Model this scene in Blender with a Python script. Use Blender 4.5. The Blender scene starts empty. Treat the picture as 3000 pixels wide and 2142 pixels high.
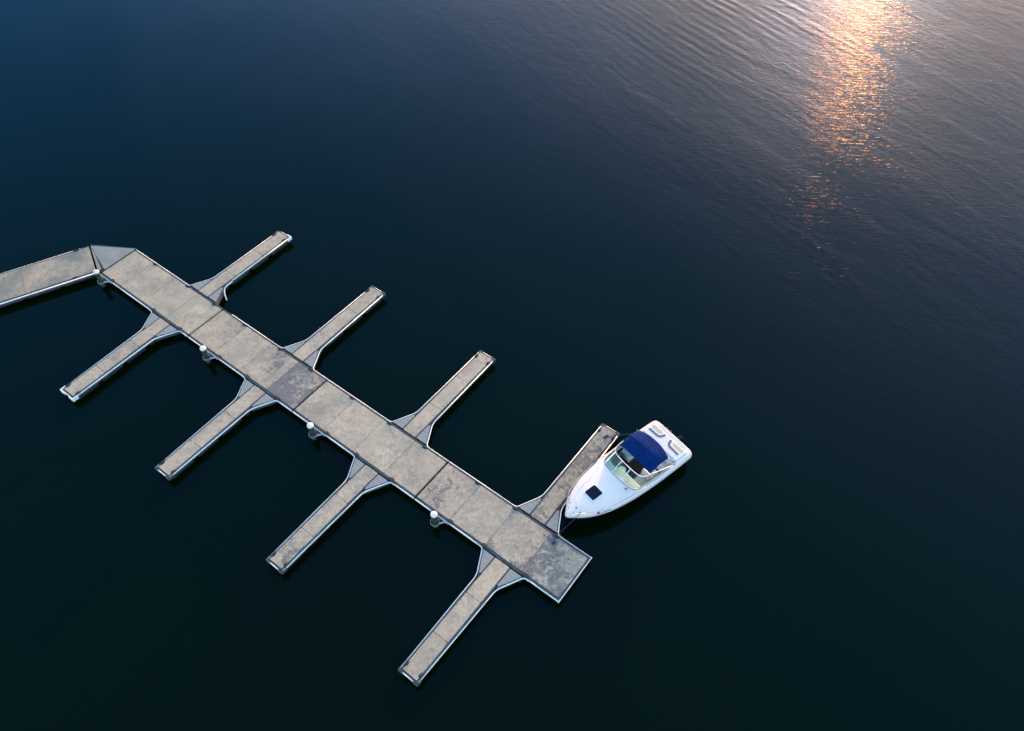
import bpy, bmesh, math, random
from mathutils import Vector, Matrix
from mathutils.geometry import delaunay_2d_cdt
random.seed(7)
scene = bpy.context.scene
COL = scene.collection
R = math.radians

# ------------------------------------------------------------------ dock frame
YAW = -0.648
X0, Y0 = 2.834, 14.65
DU = Vector((math.cos(YAW), math.sin(YAW)))
DV = Vector((-DU.y, DU.x))
DECK = 0.50            # height of the concrete walking surface above the water


def W(u, v, z=0.0):
    return Vector((X0 + u * DU.x + v * DV.x, Y0 + u * DU.y + v * DV.y, z))


# ------------------------------------------------------------------ tagging
def tag(o, label, cat, group=None):
    o['label'] = label
    o['category'] = cat
    if group:
        o['group'] = group
    return o


def thing(name, loc, rz, label, cat, group=None):
    o = bpy.data.objects.new(name, None)
    COL.objects.link(o)
    o.location = loc
    o.rotation_euler = (0, 0, rz)
    o.empty_display_size = 0.3
    return tag(o, label, cat, group)


def link(name, bm, mat, parent=None, smooth=False, bevel=0.0, seg=2, angle=40):
    bmesh.ops.recalc_face_normals(bm, faces=bm.faces[:])
    me = bpy.data.meshes.new(name)
    bm.to_mesh(me)
    bm.free()
    mats = mat if isinstance(mat, (list, tuple)) else [mat]
    for m in mats:
        me.materials.append(m)
    o = bpy.data.objects.new(name, me)
    COL.objects.link(o)
    if parent:
        o.parent = parent
    if smooth:
        for p in me.polygons:
            p.use_smooth = True
    if bevel:
        b = o.modifiers.new('bevel', 'BEVEL')
        b.width = bevel
        b.segments = seg
        b.limit_method = 'ANGLE'
        b.angle_limit = R(angle)
        for p in me.polygons:
            p.use_smooth = True
        b.harden_normals = True
    return o


# ------------------------------------------------------------------ mesh helpers
def add_box(bm, x0, x1, y0, y1, z0, z1):
    vs = [bm.verts.new((x, y, z)) for z in (z0, z1) for x, y in ((x0, y0), (x1, y0), (x1, y1), (x0, y1))]
    for f in ((0, 3, 2, 1), (4, 5, 6, 7), (0, 1, 5, 4), (1, 2, 6, 5), (2, 3, 7, 6), (3, 0, 4, 7)):
        bm.faces.new([vs[i] for i in f])
    return vs


def add_prism(bm, pts, z0, z1):
    n = len(pts)
    a = [bm.verts.new((p[0], p[1], z0)) for p in pts]
    b = [bm.verts.new((p[0], p[1], z1)) for p in pts]
    bm.faces.new(a[::-1])
    bm.faces.new(b)
    for i in range(n):
        j = (i + 1) % n
        bm.faces.new((a[i], a[j], b[j], b[i]))


def fillet(pts, r, n=7, closed=False):
    """round the corners of a 2-D polyline; r may be a dict index->radius"""
    out = []
    N = len(pts)
    for i, p in enumerate(pts):
        p = Vector(p)
        rr = r.get(i, 0) if isinstance(r, dict) else r
        if (not closed and i in (0, N - 1)) or rr <= 0:
            out.append(p)
            continue
        a = Vector(pts[i - 1]) - p
        b = Vector(pts[(i + 1) % N]) - p
        la, lb = a.length, b.length
        a.normalize()
        b.normalize()
        d = min(rr, la * 0.48, lb * 0.48)
        p0, p1 = p + a * d, p + b * d
        for k in range(n + 1):
            t = k / n
            out.append(p0 * (1 - t) ** 2 + p * 2 * t * (1 - t) + p1 * t * t)
    return out


def sweep2d(bm, path, prof, closed=False):
    """sweep a profile [(offset to the left of travel, z)] along a 2-D path"""
    P = [Vector((p[0], p[1])) for p in path]
    n = len(P)
    rings = []
    for i in range(n):
        if closed:
            d0, d1 = P[i] - P[i - 1], P[(i + 1) % n] - P[i]
        else:
            d0 = P[i] - P[i - 1] if i > 0 else P[1] - P[0]
            d1 = P[i + 1] - P[i] if i < n - 1 else P[i] - P[i - 1]
        d0.normalize()
        d1.normalize()
        n0, n1 = Vector((-d0.y, d0.x)), Vector((-d1.y, d1.x))
        m = (n0 + n1)
        m = m / max(m.dot(n0), 1e-4) if m.length > 1e-4 else n0
        rings.append([bm.verts.new((P[i].x + m.x * o, P[i].y + m.y * o, z)) for o, z in prof])
    k = len(prof)
    rng = range(n) if closed else range(n - 1)
    for i in rng:
        a, b = rings[i], rings[(i + 1) % n]
        for j in range(k):
            jj = (j + 1) % k
            bm.faces.new((a[j], a[jj], b[jj], b[j]))
    if not closed:
        bm.faces.new(rings[0][::-1])
        bm.faces.new(rings[-1])


def add_tube(bm, pts, r, seg=10, cap=True):
    P = [Vector(p) for p in pts]
    n = len(P)
    rings = []
    up = Vector((0, 0, 1))
    t0 = (P[1] - P[0]).normalized()
    if abs(t0.dot(up)) > 0.95:
        up = Vector((1, 0, 0))
    x = t0.cross(up).normalized()
    for i in range(n):
        t = (P[min(i + 1, n - 1)] - P[max(i - 1, 0)])
        if t.length < 1e-9:
            t = t0
        t.normalize()
        x = (x - t * x.dot(t))
        if x.length < 1e-6:
            x = t.orthogonal()
        x.normalize()
        y = t.cross(x)
        rr = r[i] if isinstance(r, (list, tuple)) else r
        rings.append([bm.verts.new(P[i] + (x * math.cos(2 * math.pi * k / seg) + y * math.sin(2 * math.pi * k / seg)) * rr) for k in range(seg)])
    for i in range(n - 1):
        for k in range(seg):
            kk = (k + 1) % seg
            bm.faces.new((rings[i][k], rings[i][kk], rings[i + 1][kk], rings[i + 1][k]))
    if cap:
        bm.faces.new(rings[0][::-1])
        bm.faces.new(rings[-1])


def add_lathe(bm, prof, cx=0, cy=0, seg=32, close=False):
    """prof [(radius, z)]; closed profile if close"""
    rings = []
    for r, z in prof:
        if r < 1e-5:
            rings.append([bm.verts.new((cx, cy, z))])
        else:
            rings.append([bm.verts.new((cx + r * math.cos(2 * math.pi * k / seg), cy + r * math.sin(2 * math.pi * k / seg), z)) for k in range(seg)])
    m = len(rings)
    for i in range(m if close else m - 1):
        a, b = rings[i], rings[(i + 1) % m]
        for k in range(seg):
            kk = (k + 1) % seg
            if len(a) == 1 and len(b) == 1:
                continue
            if len(a) == 1:
                bm.faces.new((a[0], b[kk], b[k]))
            elif len(b) == 1:
                bm.faces.new((a[k], a[kk], b[0]))
            else:
                bm.faces.new((a[k], a[kk], b[kk], b[k]))


def catmull(pts, n=8):
    P = [Vector(p) for p in pts]
    out = []
    for i in range(len(P) - 1):
        p0, p1, p2, p3 = P[max(i - 1, 0)], P[i], P[i + 1], P[min(i + 2, len(P) - 1)]
        for k in range(n):
            t = k / n
            out.append(0.5 * ((2 * p1) + (p2 - p0) * t + (2 * p0 - 5 * p1 + 4 * p2 - p3) * t * t + (3 * p1 - p0 - 3 * p2 + p3) * t ** 3))
    out.append(P[-1])
    return out


def interp(tab, x):
    if x <= tab[0][0]:
        return tab[0][1]
    for (a, va), (b, vb) in zip(tab, tab[1:]):
        if x <= b:
            t = (x - a) / (b - a)
            return va + (vb - va) * t
    return tab[-1][1]


# ------------------------------------------------------------------ materials
class NT:
    def __init__(self, name):
        self.m = bpy.data.materials.new(name)
        self.m.use_nodes = True
        self.t = self.m.node_tree
        self.t.nodes.clear()
        self.out = self.t.nodes.new('ShaderNodeOutputMaterial')

    def n(self, typ, **kw):
        nd = self.t.nodes.new(typ)
        for k, v in kw.items():
            if k.startswith('i_'):
                key = k[2:]
                nd.inputs[int(key) if key.isdigit() else key.replace('_', ' ')].default_value = v
            else:
                setattr(nd, k, v)
        return nd

    def l(self, a, b):
        self.t.links.new(a, b)

    def math(self, op, a, b=None, c=None, clamp=False):
        nd = self.n('ShaderNodeMath', operation=op, use_clamp=clamp)
        for i, x in enumerate((a, b, c)):
            if x is None:
                continue
            if isinstance(x, (int, float)):
                nd.inputs[i].default_value = x
            else:
                self.l(x, nd.inputs[i])
        return nd.outputs[0]

    def ramp(self, fac, stops):
        nd = self.n('ShaderNodeValToRGB')
        e = nd.color_ramp.elements
        while len(e) < len(stops):
            e.new(0.5)
        for el, (p, c) in zip(e, stops):
            el.position = p
            el.color = c if len(c) == 4 else (*c, 1)
        self.l(fac, nd.inputs[0])
        return nd.outputs[0]

    def noise(self, vec, scale, detail=4, rough=0.55, dist=0.0, dim='3D'):
        nd = self.n('ShaderNodeTexNoise', noise_dimensions=dim)
        nd.inputs['Scale'].default_value = scale
        nd.inputs['Detail'].default_value = detail
        nd.inputs['Roughness'].default_value = rough
        nd.inputs['Distortion'].default_value = dist
        if vec is not None:
            self.l(vec, nd.inputs['Vector'])
        return nd.outputs['Fac']

    def mix(self, fac, a, b, blend='MIX'):
        nd = self.n('ShaderNodeMix', data_type='RGBA', blend_type=blend)
        if isinstance(fac, (int, float)):
            nd.inputs[0].default_value = fac
        else:
            self.l(fac, nd.inputs[0])
        for i, x in ((6, a), (7, b)):
            if isinstance(x, tuple):
                nd.inputs[i].default_value = x if len(x) == 4 else (*x, 1)
            else:
                self.l(x, nd.inputs[i])
        return nd.outputs[2]

    def pos(self):
        return self.n('ShaderNodeNewGeometry').outputs['Position']

    def objco(self):
        return self.n('ShaderNodeTexCoord').outputs['Object']

    def mapping(self, vec, scale=(1, 1, 1), rot=(0, 0, 0), loc=(0, 0, 0)):
        nd = self.n('ShaderNodeMapping')
        nd.inputs['Scale'].default_value = scale
        nd.inputs['Rotation'].default_value = rot
        nd.inputs['Location'].default_value = loc
        self.l(vec, nd.inputs['Vector'])
        return nd.outputs[0]

    def aniso(self, vec, sx, sy, rot, loc=(0, 0, 0)):
        """turn first, then stretch: features run along the direction -rot"""
        return self.mapping(self.mapping(vec, rot=(0, 0, R(rot))), (sx, sy, 1), loc=loc)

    def bump(self, h, strength=1.0, dist=1.0):
        nd = self.n('ShaderNodeBump')
        nd.inputs['Strength'].default_value = strength
        nd.inputs['Distance'].default_value = dist
        self.l(h, nd.inputs['Height'])
        return nd.outputs[0]

    def pbr(self, col, rough=0.5, metal=0.0, normal=None, spec=0.5):
        p = self.n('ShaderNodeBsdfPrincipled')
        if isinstance(col, tuple):
            p.inputs['Base Color'].default_value = (*col[:3], 1)
        else:
            self.l(col, p.inputs['Base Color'])
        if isinstance(rough, (int, float)):
            p.inputs['Roughness'].default_value = rough
        else:
            self.l(rough, p.inputs['Roughness'])
        p.inputs['Metallic'].default_value = metal
        p.inputs['Specular IOR Level'].default_value = spec
        if normal is not None:
            self.l(normal, p.inputs['Normal'])
        self.l(p.outputs[0], self.out.inputs[0])
        return p


def simple(name, col, rough=0.5, metal=0.0, var=0.15, scale=6.0, bump=0.0, spec=0.5):
    """a plain surface with a little uneven weathering"""
    s = NT(name)
    co = s.objco()
    f = s.noise(co, scale, 6, 0.6)
    lo = tuple(c * (1 - var) for c in col)
    hi = tuple(min(1, c * (1 + var)) for c in col)
    c = s.ramp(f, [(0.3, lo), (0.7, hi)])
    nm = s.bump(s.noise(co, scale * 8, 4), bump, 0.01) if bump else None
    r = s.math('ADD', s.math('MULTIPLY', s.noise(co, scale * 2.3, 3), 0.2), rough - 0.1)
    s.pbr(c, r, metal, nm, spec)
    return s.m


def make_concrete():
    s = NT('weathered_concrete')
    p = s.pos()
    at = s.n('ShaderNodeAttribute', attribute_type='OBJECT', attribute_name='stain').outputs['Fac']
    ag = s.n('ShaderNodeAttribute', attribute_type='OBJECT', attribute_name='algae').outputs['Fac']
    tone = s.n('ShaderNodeAttribute', attribute_type='OBJECT', attribute_name='tone').outputs['Fac']
    base = s.ramp(s.noise(p, 0.75, 7, 0.62), [(0.30, (0.385, 0.280, 0.198)), (0.50, (0.505, 0.368, 0.255)), (0.72, (0.62, 0.456, 0.312))])
    # warm and cool patches a hand or two across
    base = s.mix(s.math('MULTIPLY', s.noise(p, 3.1, 5, 0.6), 0.34), base, (0.27, 0.262, 0.24))
    # greenish film
    g = s.math('MULTIPLY', s.ramp(s.noise(p, 0.55, 5, 0.6), [(0.42, (0, 0, 0)), (0.66, (1, 1, 1))]), ag)
    base = s.mix(g, base, (0.200, 0.222, 0.190))
    # flaked surface coat: ragged dark blue grey blotches, more on some slabs than on others
    big = s.noise(p, 0.42, 3, 0.5)
    med = s.noise(p, 1.75, 9, 0.70, 0.7)
    fine = s.noise(p, 5.5, 7, 0.70, 0.5)
    mixn = s.math('ADD', s.math('ADD', s.math('MULTIPLY', big, 0.33), s.math('MULTIPLY', med, 0.42)), s.math('MULTIPLY', fine, 0.25))
    thr = s.math('SUBTRACT', 0.645, s.math('MULTIPLY', at, 0.185))
    d = s.math('SUBTRACT', mixn, thr)
    mask = s.math('MULTIPLY', d, 26.0, clamp=True)
    mask = s.math('MULTIPLY', mask, s.ramp(s.noise(p, 7, 5, 0.7), [(0.25, (0.55,) * 3), (0.6, (0.97,) * 3)]))
    stain = s.ramp(s.noise(p, 9, 4), [(0.3, (0.088, 0.084, 0.098)), (0.7, (0.140, 0.130, 0.138))])
    c = s.mix(mask, base, stain)
    # worn cement paste: finger-wide dark freckles all over, denser in places
    wn = s.math('ADD', s.math('MULTIPLY', s.noise(s.mapping(p, loc=(5, 9, 0)), 4.6, 9, 0.78, 0.6), 0.72), s.math('MULTIPLY', s.noise(p, 0.6, 4, 0.6), 0.28))
    wm_ = s.ramp(s.math('ADD', wn, s.math('MULTIPLY', at, 0.05)), [(0.485, (0, 0, 0)), (0.60, (1, 1, 1))])
    c = s.mix(s.math('MULTIPLY', wm_, 0.58), c, (0.185, 0.162, 0.158))
    # soft long smudges
    sm = s.ramp(s.noise(p, 1.0, 6, 0.6, 0.5), [(0.52, (0, 0, 0)), (0.78, (1, 1, 1))])
    c = s.mix(s.math('MULTIPLY', sm, 0.42), c, (0.185, 0.178, 0.168))
    # droppings, leaf specks, pits
    sp = s.ramp(s.noise(p, 13, 3, 0.6), [(0.685, (0, 0, 0)), (0.71, (1, 1, 1))])
    c = s.mix(s.math('MULTIPLY', sp, 0.55), c, (0.12, 0.115, 0.105))
    sp2 = s.ramp(s.noise(s.mapping(p, loc=(31, 7, 3)), 10, 2, 0.5), [(0.745, (0, 0, 0)), (0.77, (1, 1, 1))])
    c = s.mix(s.math('MULTIPLY', sp2, 0.55), c, (0.62, 0.60, 0.56))
    # aggregate grain
    gr = s.ramp(s.noise(p, 17, 5, 0.75), [(0.3, (0.72,) * 3), (0.7, (1.22,) * 3)])
    c = s.mix(1.0, c, gr, 'MULTIPLY')
    tn = s.n('ShaderNodeCombineColor')
    for i in range(3):
        s.l(tone, tn.inputs[i])
    c = s.mix(1.0, c, tn.outputs[0], 'MULTIPLY')
    h = s.math('ADD', s.math('MULTIPLY', s.noise(p, 55, 4, 0.7), 0.6), s.math('MULTIPLY', mask, -0.5))
    s.pbr(c, 0.88, 0, s.bump(h, 0.35, 0.006), 0.3)
    return s.m


def make_planks():
    """grey composite boards of the gusset plates, grooves across"""
    s = NT('grey_boards')
    co = s.objco()
    wv = s.n('ShaderNodeTexWave', wave_type='BANDS', bands_direction='Y', wave_profile='SAW')
    wv.inputs['Scale'].default_value = 1.15
    wv.inputs['Distortion'].default_value = 0.12
    wv.inputs['Detail'].default_value = 1
    s.l(co, wv.inputs['Vector'])
    groove = s.ramp(wv.outputs['Fac'], [(0.0, (0.30,) * 3), (0.10, (1,) * 3), (0.97, (1,) * 3), (1.0, (0.4,) * 3)])
    st = s.noise(s.mapping(co, (3, 22, 3)), 2.0, 5, 0.6)
    c = s.ramp(st, [(0.3, (0.215, 0.218, 0.222)), (0.7, (0.315, 0.308, 0.300))])
    c = s.mix(s.math('MULTIPLY', s.noise(s.pos(), 1.7, 5), 0.45), c, (0.20, 0.195, 0.182))
    c = s.mix(0.6, c, s.mix(1.0, c, groove, 'MULTIPLY'))
    s.pbr(c, 0.75, 0, s.bump(groove, 0.4, 0.008), 0.3)
    return s.m


def make_plate():
    s = NT('grey_plate')
    p = s.pos()
    c = s.ramp(s.noise(p, 1.5, 6, 0.6), [(0.3, (0.22, 0.205, 0.195)), (0.7, (0.29, 0.272, 0.255))])
    wv = s.n('ShaderNodeTexWave', wave_type='BANDS', bands_direction='Y')
    wv.inputs['Scale'].default_value = 6
    s.l(s.objco(), wv.inputs['Vector'])
    c = s.mix(0.25, c, s.mix(1.0, c, wv.outputs['Color'], 'MULTIPLY'))
    s.pbr(c, 0.6, 0, s.bump(wv.outputs['Fac'], 0.3, 0.004), 0.3)
    return s.m


def make_timber():
    s = NT('edge_timber')
    p = s.pos()
    c = s.ramp(s.noise(s.mapping(p, (1, 1, 1), (0, 0, YAW)), 2.2, 7, 0.65), [(0.3, (0.042, 0.050, 0.062)), (0.55, (0.072, 0.080, 0.096)), (0.78, (0.13, 0.128, 0.126))])
    s.pbr(c, 0.8, 0, s.bump(s.noise(p, 24, 5), 0.3, 0.006), 0.25)
    return s.m


def make_rail_vinyl():
    s = NT('white_vinyl')
    p = s.pos()
    c = s.ramp(s.noise(p, 1.1, 7, 0.65), [(0.28, (0.50, 0.49, 0.48)), (0.5, (0.74, 0.73, 0.73)), (0.7, (0.83, 0.82, 0.82))])
    c = s.mix(s.ramp(s.noise(p, 7, 5, 0.7), [(0.60, (0, 0, 0)), (0.74, (0.75,) * 3)]), c, (0.24, 0.225, 0.205))
    s.pbr(c, 0.5, 0, None, 0.4)
    return s.m


def make_water():
    s = NT('lake_water')
    p = s.pos()
    sep = s.n('ShaderNodeSeparateXYZ')
    s.l(p, sep.inputs[0])
    # breeze: the water lies slack around the docks and is ruffled further out
    far = s.math('ADD', s.math('MULTIPLY', sep.outputs[0], 0.80), s.math('MULTIPLY', sep.outputs[1], 0.75))
    patch = s.noise(s.aniso(p, 0.028, 0.085, 54), 1.0, 5, 0.6, 0.6, '2D')
    far = s.math('ADD', far, s.math('MULTIPLY', s.math('SUBTRACT', patch, 0.5), 16.0))
    mr = s.n('ShaderNodeMapRange', interpolation_type='SMOOTHSTEP')
    mr.inputs['From Min'].default_value = 8.0
    mr.inputs['From Max'].default_value = 64.0
    mr.inputs['To Min'].default_value = 0.0
    mr.inputs['To Max'].default_value = 1.0
    s.l(far, mr.inputs['Value'])
    breeze = mr.outputs[0]
    # ripples with crests across the wind
    r0 = s.noise(s.aniso(p, 0.15, 0.50, 54), 1.0, 2, 0.5, 0.8, '2D')
    r1 = s.noise(s.aniso(p, 0.75, 1.5, 46), 1.0, 3, 0.6, 0.5, '2D')
    r2 = s.noise(s.aniso(p, 2.3, 4.2, 24), 1.0, 3, 0.6, 0.3, '2D')
    r3 = s.noise(s.aniso(p, 6.5, 10.0, 6), 1.0, 2, 0.6, 0.0, '2D')
    # a train of old wake waves running through one part of the ruffled water
    wv = s.n('ShaderNodeTexWave', wave_type='BANDS', bands_direction='X', wave_profile='SIN')
    wv.inputs['Scale'].default_value = 0.35
    wv.inputs['Distortion'].default_value = 2.8
    wv.inputs['Detail'].default_value = 3
    wv.inputs['Detail Scale'].default_value = 0.45
    s.l(s.mapping(p, (1, 1, 1), (0, 0, R(-36))), wv.inputs['Vector'])
    dst = s.n('ShaderNodeVectorMath', operation='DISTANCE')
    s.l(s.mapping(p, (0.9, 0.8, 1)), dst.inputs[0])
    dst.inputs[1].default_value = (17 * 0.9, 66 * 0.8, 0)
    wmr = s.n('ShaderNodeMapRange', interpolation_type='SMOOTHSTEP')
    for k_, v_ in (('From Min', 3.0), ('From Max', 14.0), ('To Min', 1.0), ('To Max', 0.12)):
        wmr.inputs[k_].default_value = v_
    s.l(dst.outputs['Value'], wmr.inputs['Value'])
    wm = s.math('MULTIPLY', wmr.outputs[0], s.ramp(s.noise(s.aniso(p, 0.10, 0.22, 54), 1.0, 3, 0.5, 0, '2D'), [(0.35, (0.1,) * 3), (0.60, (1,) * 3)]))
    h = s.math('ADD', s.math('MULTIPLY', r1, 0.014), s.math('MULTIPLY', r2, 0.006))
    h = s.math('ADD', h, s.math('ADD', s.math('MULTIPLY', r3, 0.0022), s.math('MULTIPLY', r0, 0.024)))
    h = s.math('ADD', h, s.math('MULTIPLY', s.math('MULTIPLY', wv.outputs['Fac'], wm), 0.012))
    gust = s.ramp(s.noise(s.aniso(p, 0.045, 0.16, 50, (2.3, 5.1, 0)), 1.0, 4, 0.6, 0.5, '2D'), [(0.30, (0.72,) * 3), (0.68, (1.15,) * 3)])
    amp = s.math('MULTIPLY', s.math('ADD', s.math('MULTIPLY', breeze, 0.95), 0.05), gust)
    h = s.math('MULTIPLY', h, amp)
    nm = s.bump(h, 1.0, 1.0)
    def lobe(r0, r1_, tint, aniso=0.0):
        g_ = s.n('ShaderNodeBsdfAnisotropic', distribution='BECKMANN')
        g_.inputs['Color'].default_value = (*tint, 1)
        s.l(s.math('ADD', s.math('MULTIPLY', breeze, r1_), r0), g_.inputs['Roughness'])
        s.l(nm, g_.inputs['Normal'])
        if aniso:
            g_.inputs['Anisotropy'].default_value = aniso
            tv = s.n('ShaderNodeCombineXYZ')
            tv.inputs[0].default_value, tv.inputs[1].default_value = 0.92, -0.39
            s.l(tv.outputs[0], g_.inputs['Tangent'])
        return g_
    g1 = s.noise(s.aniso(p, 0.42, 4.2, 4), 1.0, 3, 0.6, 0.2, '2D')
    g2 = s.noise(s.aniso(p, 1.4, 8.5, 1), 1.0, 2, 0.6, 0.0, '2D')
    h2 = s.math('ADD', s.math('MULTIPLY', g1, 0.031), s.math('MULTIPLY', g2, 0.024))
    h2 = s.math('MULTIPLY', s.math('ADD', h2, s.math('MULTIPLY', r1, 0.006)), amp)
    nm_ripple, nm_glint = nm, s.bump(h2, 1.0, 1.0)
    broad = lobe(0.15, 0.27, (0.35, 0.56, 1.0))           # capillary ripples in every direction; blue sky sheen put into the tint
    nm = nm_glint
    crest = lobe(0.11, 0.075, (1.0, 0.60, 0.21), 0.60)    # wavelets with crests across the breeze; warm sun glint painted by the tint
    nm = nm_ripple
    facet = lobe(0.12, 0.09, (0.07, 0.245, 0.48))           # glassy water between them; blue of the reflected sky painted into the tint
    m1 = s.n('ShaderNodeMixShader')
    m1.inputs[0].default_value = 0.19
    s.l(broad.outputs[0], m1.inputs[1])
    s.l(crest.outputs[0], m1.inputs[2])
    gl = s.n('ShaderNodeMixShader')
    s.l(s.math('SUBTRACT', 0.96, s.math('MULTIPLY', breeze, 0.94)), gl.inputs[0])  # breeze also fades the painted sky blue into the sheen and glint tints
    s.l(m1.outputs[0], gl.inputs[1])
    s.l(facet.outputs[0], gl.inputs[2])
    df = s.n('ShaderNodeBsdfDiffuse')
    df.inputs['Color'].default_value = (0.0009, 0.0044, 0.0004, 1)
    fr = s.n('ShaderNodeFresnel')
    fr.inputs['IOR'].default_value = 1.333
    s.l(nm, fr.inputs['Normal'])
    mx = s.n('ShaderNodeMixShader')
    s.l(fr.outputs[0], mx.inputs[0])
    s.l(df.outputs[0], mx.inputs[1])
    s.l(gl.outputs[0], mx.inputs[2])
    s.l(mx.outputs[0], s.out.inputs[0])
    return s.m


def make_glass(name, tint, refl=1.45):
    s = NT(name)
    tr = s.n('ShaderNodeBsdfTransparent')
    tr.inputs[0].default_value = (*tint, 1)
    gl = s.n('ShaderNodeBsdfGlossy')
    gl.inputs['Roughness'].default_value = 0.03
    fr = s.n('ShaderNodeFresnel')
    fr.inputs[0].default_value = refl
    mx = s.n('ShaderNodeMixShader')
    s.l(fr.outputs[0], mx.inputs[0])
    s.l(tr.outputs[0], mx.inputs[1])
    s.l(gl.outputs[0], mx.inputs[2])
    s.l(mx.outputs[0], s.out.inputs[0])
    return s.m


M = {}
M['concrete'] = make_concrete()
M['boards'] = make_planks()
M['plate'] = make_plate()
M['timber'] = make_timber()
M['vinyl'] = make_rail_vinyl()
M['water'] = make_water()
M['float'] = simple('float_tub', (0.010, 0.015, 0.018), 0.6, var=0.3, scale=3)
M['core'] = simple('dock_core', (0.045, 0.048, 0.052), 0.85, var=0.3, scale=5)
M['cleat'] = simple('cast_iron', (0.040, 0.045, 0.054), 0.85, 0.0, var=0.4, scale=20, spec=0.2)
M['rubber'] = simple('black_bumper', (0.050, 0.055, 0.070), 0.75, var=0.35, scale=9)
M['bumperwhite'] = simple('white_bumper', (0.76, 0.74, 0.74), 0.55, var=0.1, scale=9)
M['galv'] = simple('galvanised_steel', (0.42, 0.43, 0.45), 0.5, 0.25, var=0.2, scale=14)
M['drive'] = simple('drive_paint', (0.010, 0.010, 0.012), 0.9, var=0.2, scale=10, spec=0.03)
M['hoop'] = simple('hoop_steel', (0.15, 0.175, 0.185), 0.6, 0.0, var=0.3, scale=12)
M['pile'] = simple('pile_steel', (0.030, 0.036, 0.026), 0.75, 0.0, var=0.45, scale=7, bump=0.3)
M['pilecap'] = simple('pile_cap', (0.76, 0.70, 0.70), 0.5, var=0.06, scale=5)
M['gel'] = simple('white_gelcoat', (0.72, 0.64, 0.635), 0.28, var=0.025, scale=2)
M['gel_dark'] = simple('dark_hull', (0.010, 0.011, 0.016), 0.18, var=0.2, scale=2)
M['gel_inner'] = simple('cockpit_liner', (0.56, 0.57, 0.56), 0.45, var=0.08, scale=5)
M['cream'] = simple('cream_dash', (0.72, 0.66, 0.50), 0.5, var=0.08, scale=6)
M['dashdark'] = simple('dark_dash', (0.045, 0.070, 0.080), 0.5, var=0.2, scale=8)
M['vinylseat'] = simple('seat_vinyl', (0.50, 0.51, 0.52), 0.55, var=0.1, scale=9)
M['padwhite'] = simple('white_pad', (0.74, 0.68, 0.68), 0.5, var=0.04, scale=6)
M['padnavy'] = simple('navy_stripe', (0.085, 0.085, 0.140), 0.55, var=0.12, scale=12)
M['padtan'] = simple('tan_panel', (0.60, 0.42, 0.255), 0.55, var=0.08, scale=12)
M['canvas'] = simple('blue_canvas', (0.001, 0.018, 0.105), 0.95, var=0.25, scale=5, bump=0.25, spec=0.08)
M['carpet'] = simple('dark_carpet', (0.017, 0.013, 0.014), 0.95, var=0.3, scale=25)
M['steel'] = simple('stainless_tube', (0.62, 0.62, 0.64), 0.25, 0.9, var=0.06, scale=8)
M['alu'] = simple('frame_aluminium', (0.72, 0.71, 0.76), 0.4, 0.2, var=0.06, scale=8)
M['black'] = simple('black_plastic', (0.012, 0.012, 0.014), 0.45, var=0.2, scale=10)
M['glass'] = make_glass('tinted_glass', (0.60, 0.82, 0.80))
M['hatchglass'] = simple('smoked_hatch', (0.002, 0.007, 0.020), 0.25, var=0.1, scale=4, spec=0.12)
M['rope'] = simple('blue_rope', (0.006, 0.032, 0.115), 0.85, var=0.35, scale=40, bump=0.4)
M['rope_pale'] = simple('pale_rope', (0.56, 0.50, 0.52), 0.85, var=0.2, scale=40)
M['red'] = simple('red_sticker', (0.46, 0.025, 0.095), 0.5, var=0.05, scale=10)
M['ink'] = simple('dark_lettering', (0.055, 0.095, 0.120), 0.5, var=0.05, scale=10)
M['seam'] = simple('rub_insert', (0.20, 0.20, 0.24), 0.5, var=0.15, scale=10)

# ------------------------------------------------------------------ water
bm = bmesh.new()
S = 4000
vs = [bm.verts.new(c) for c in ((-S, -S, 0), (S, -S, 0), (S, S, 0), (-S, S, 0))]
bm.faces.new(vs)
water = link('water', bm, M['water'])
water['kind'] = 'structure'
water['label'] = 'dark calm lake water'

# ------------------------------------------------------------------ dock parts
RAIL = [(0.0, 0.392), (0.026, 0.397), (0.042, 0.410), (0.047, 0.430), (0.042, 0.450), (0.026, 0.463), (0.0, 0.468)]
RAILR = [(-o, z) for o, z in RAIL]


def rail_mesh(paths, side):
    bm = bmesh.new()
    for p in paths:
        sweep2d(bm, p, RAIL if side > 0 else RAILR)
    return bm


def slab_mesh(x0, x1, y0, y1, z0=0.36, z1=DECK):
    bm = bmesh.new()
    pts = fillet([(x0, y0), (x1, y0), (x1, y1), (x0, y1)], 0.05, 3, closed=True)
    add_prism(bm, pts, z0, z1)
    return bm


def cleat_mesh():
    """dark pocket plate on the slab edge, low horns over the edge timber (outboard = +y)"""
    bm = bmesh.new()
    add_prism(bm, fillet([(-0.09, -0.025), (0.09, -0.025), (0.12, 0.045), (-0.12, 0.045)], 0.03, 3, closed=True), -0.02, 0.006)
    for sx in (-1, 1):
        add_tube(bm, [(sx * 0.05, 0.085, -0.03), (sx * 0.05, 0.085, 0.008)], 0.022, 8)
    add_tube(bm, [(-0.18, 0.085, 0.004), (-0.14, 0.085, 0.010), (-0.05, 0.085, 0.010), (0.05, 0.085, 0.010), (0.14, 0.085, 0.010), (0.18, 0.085, 0.004)], [0.012, 0.020, 0.026, 0.026, 0.020, 0.012], 8)
    return bm


CLEAT_MESH = None


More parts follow.
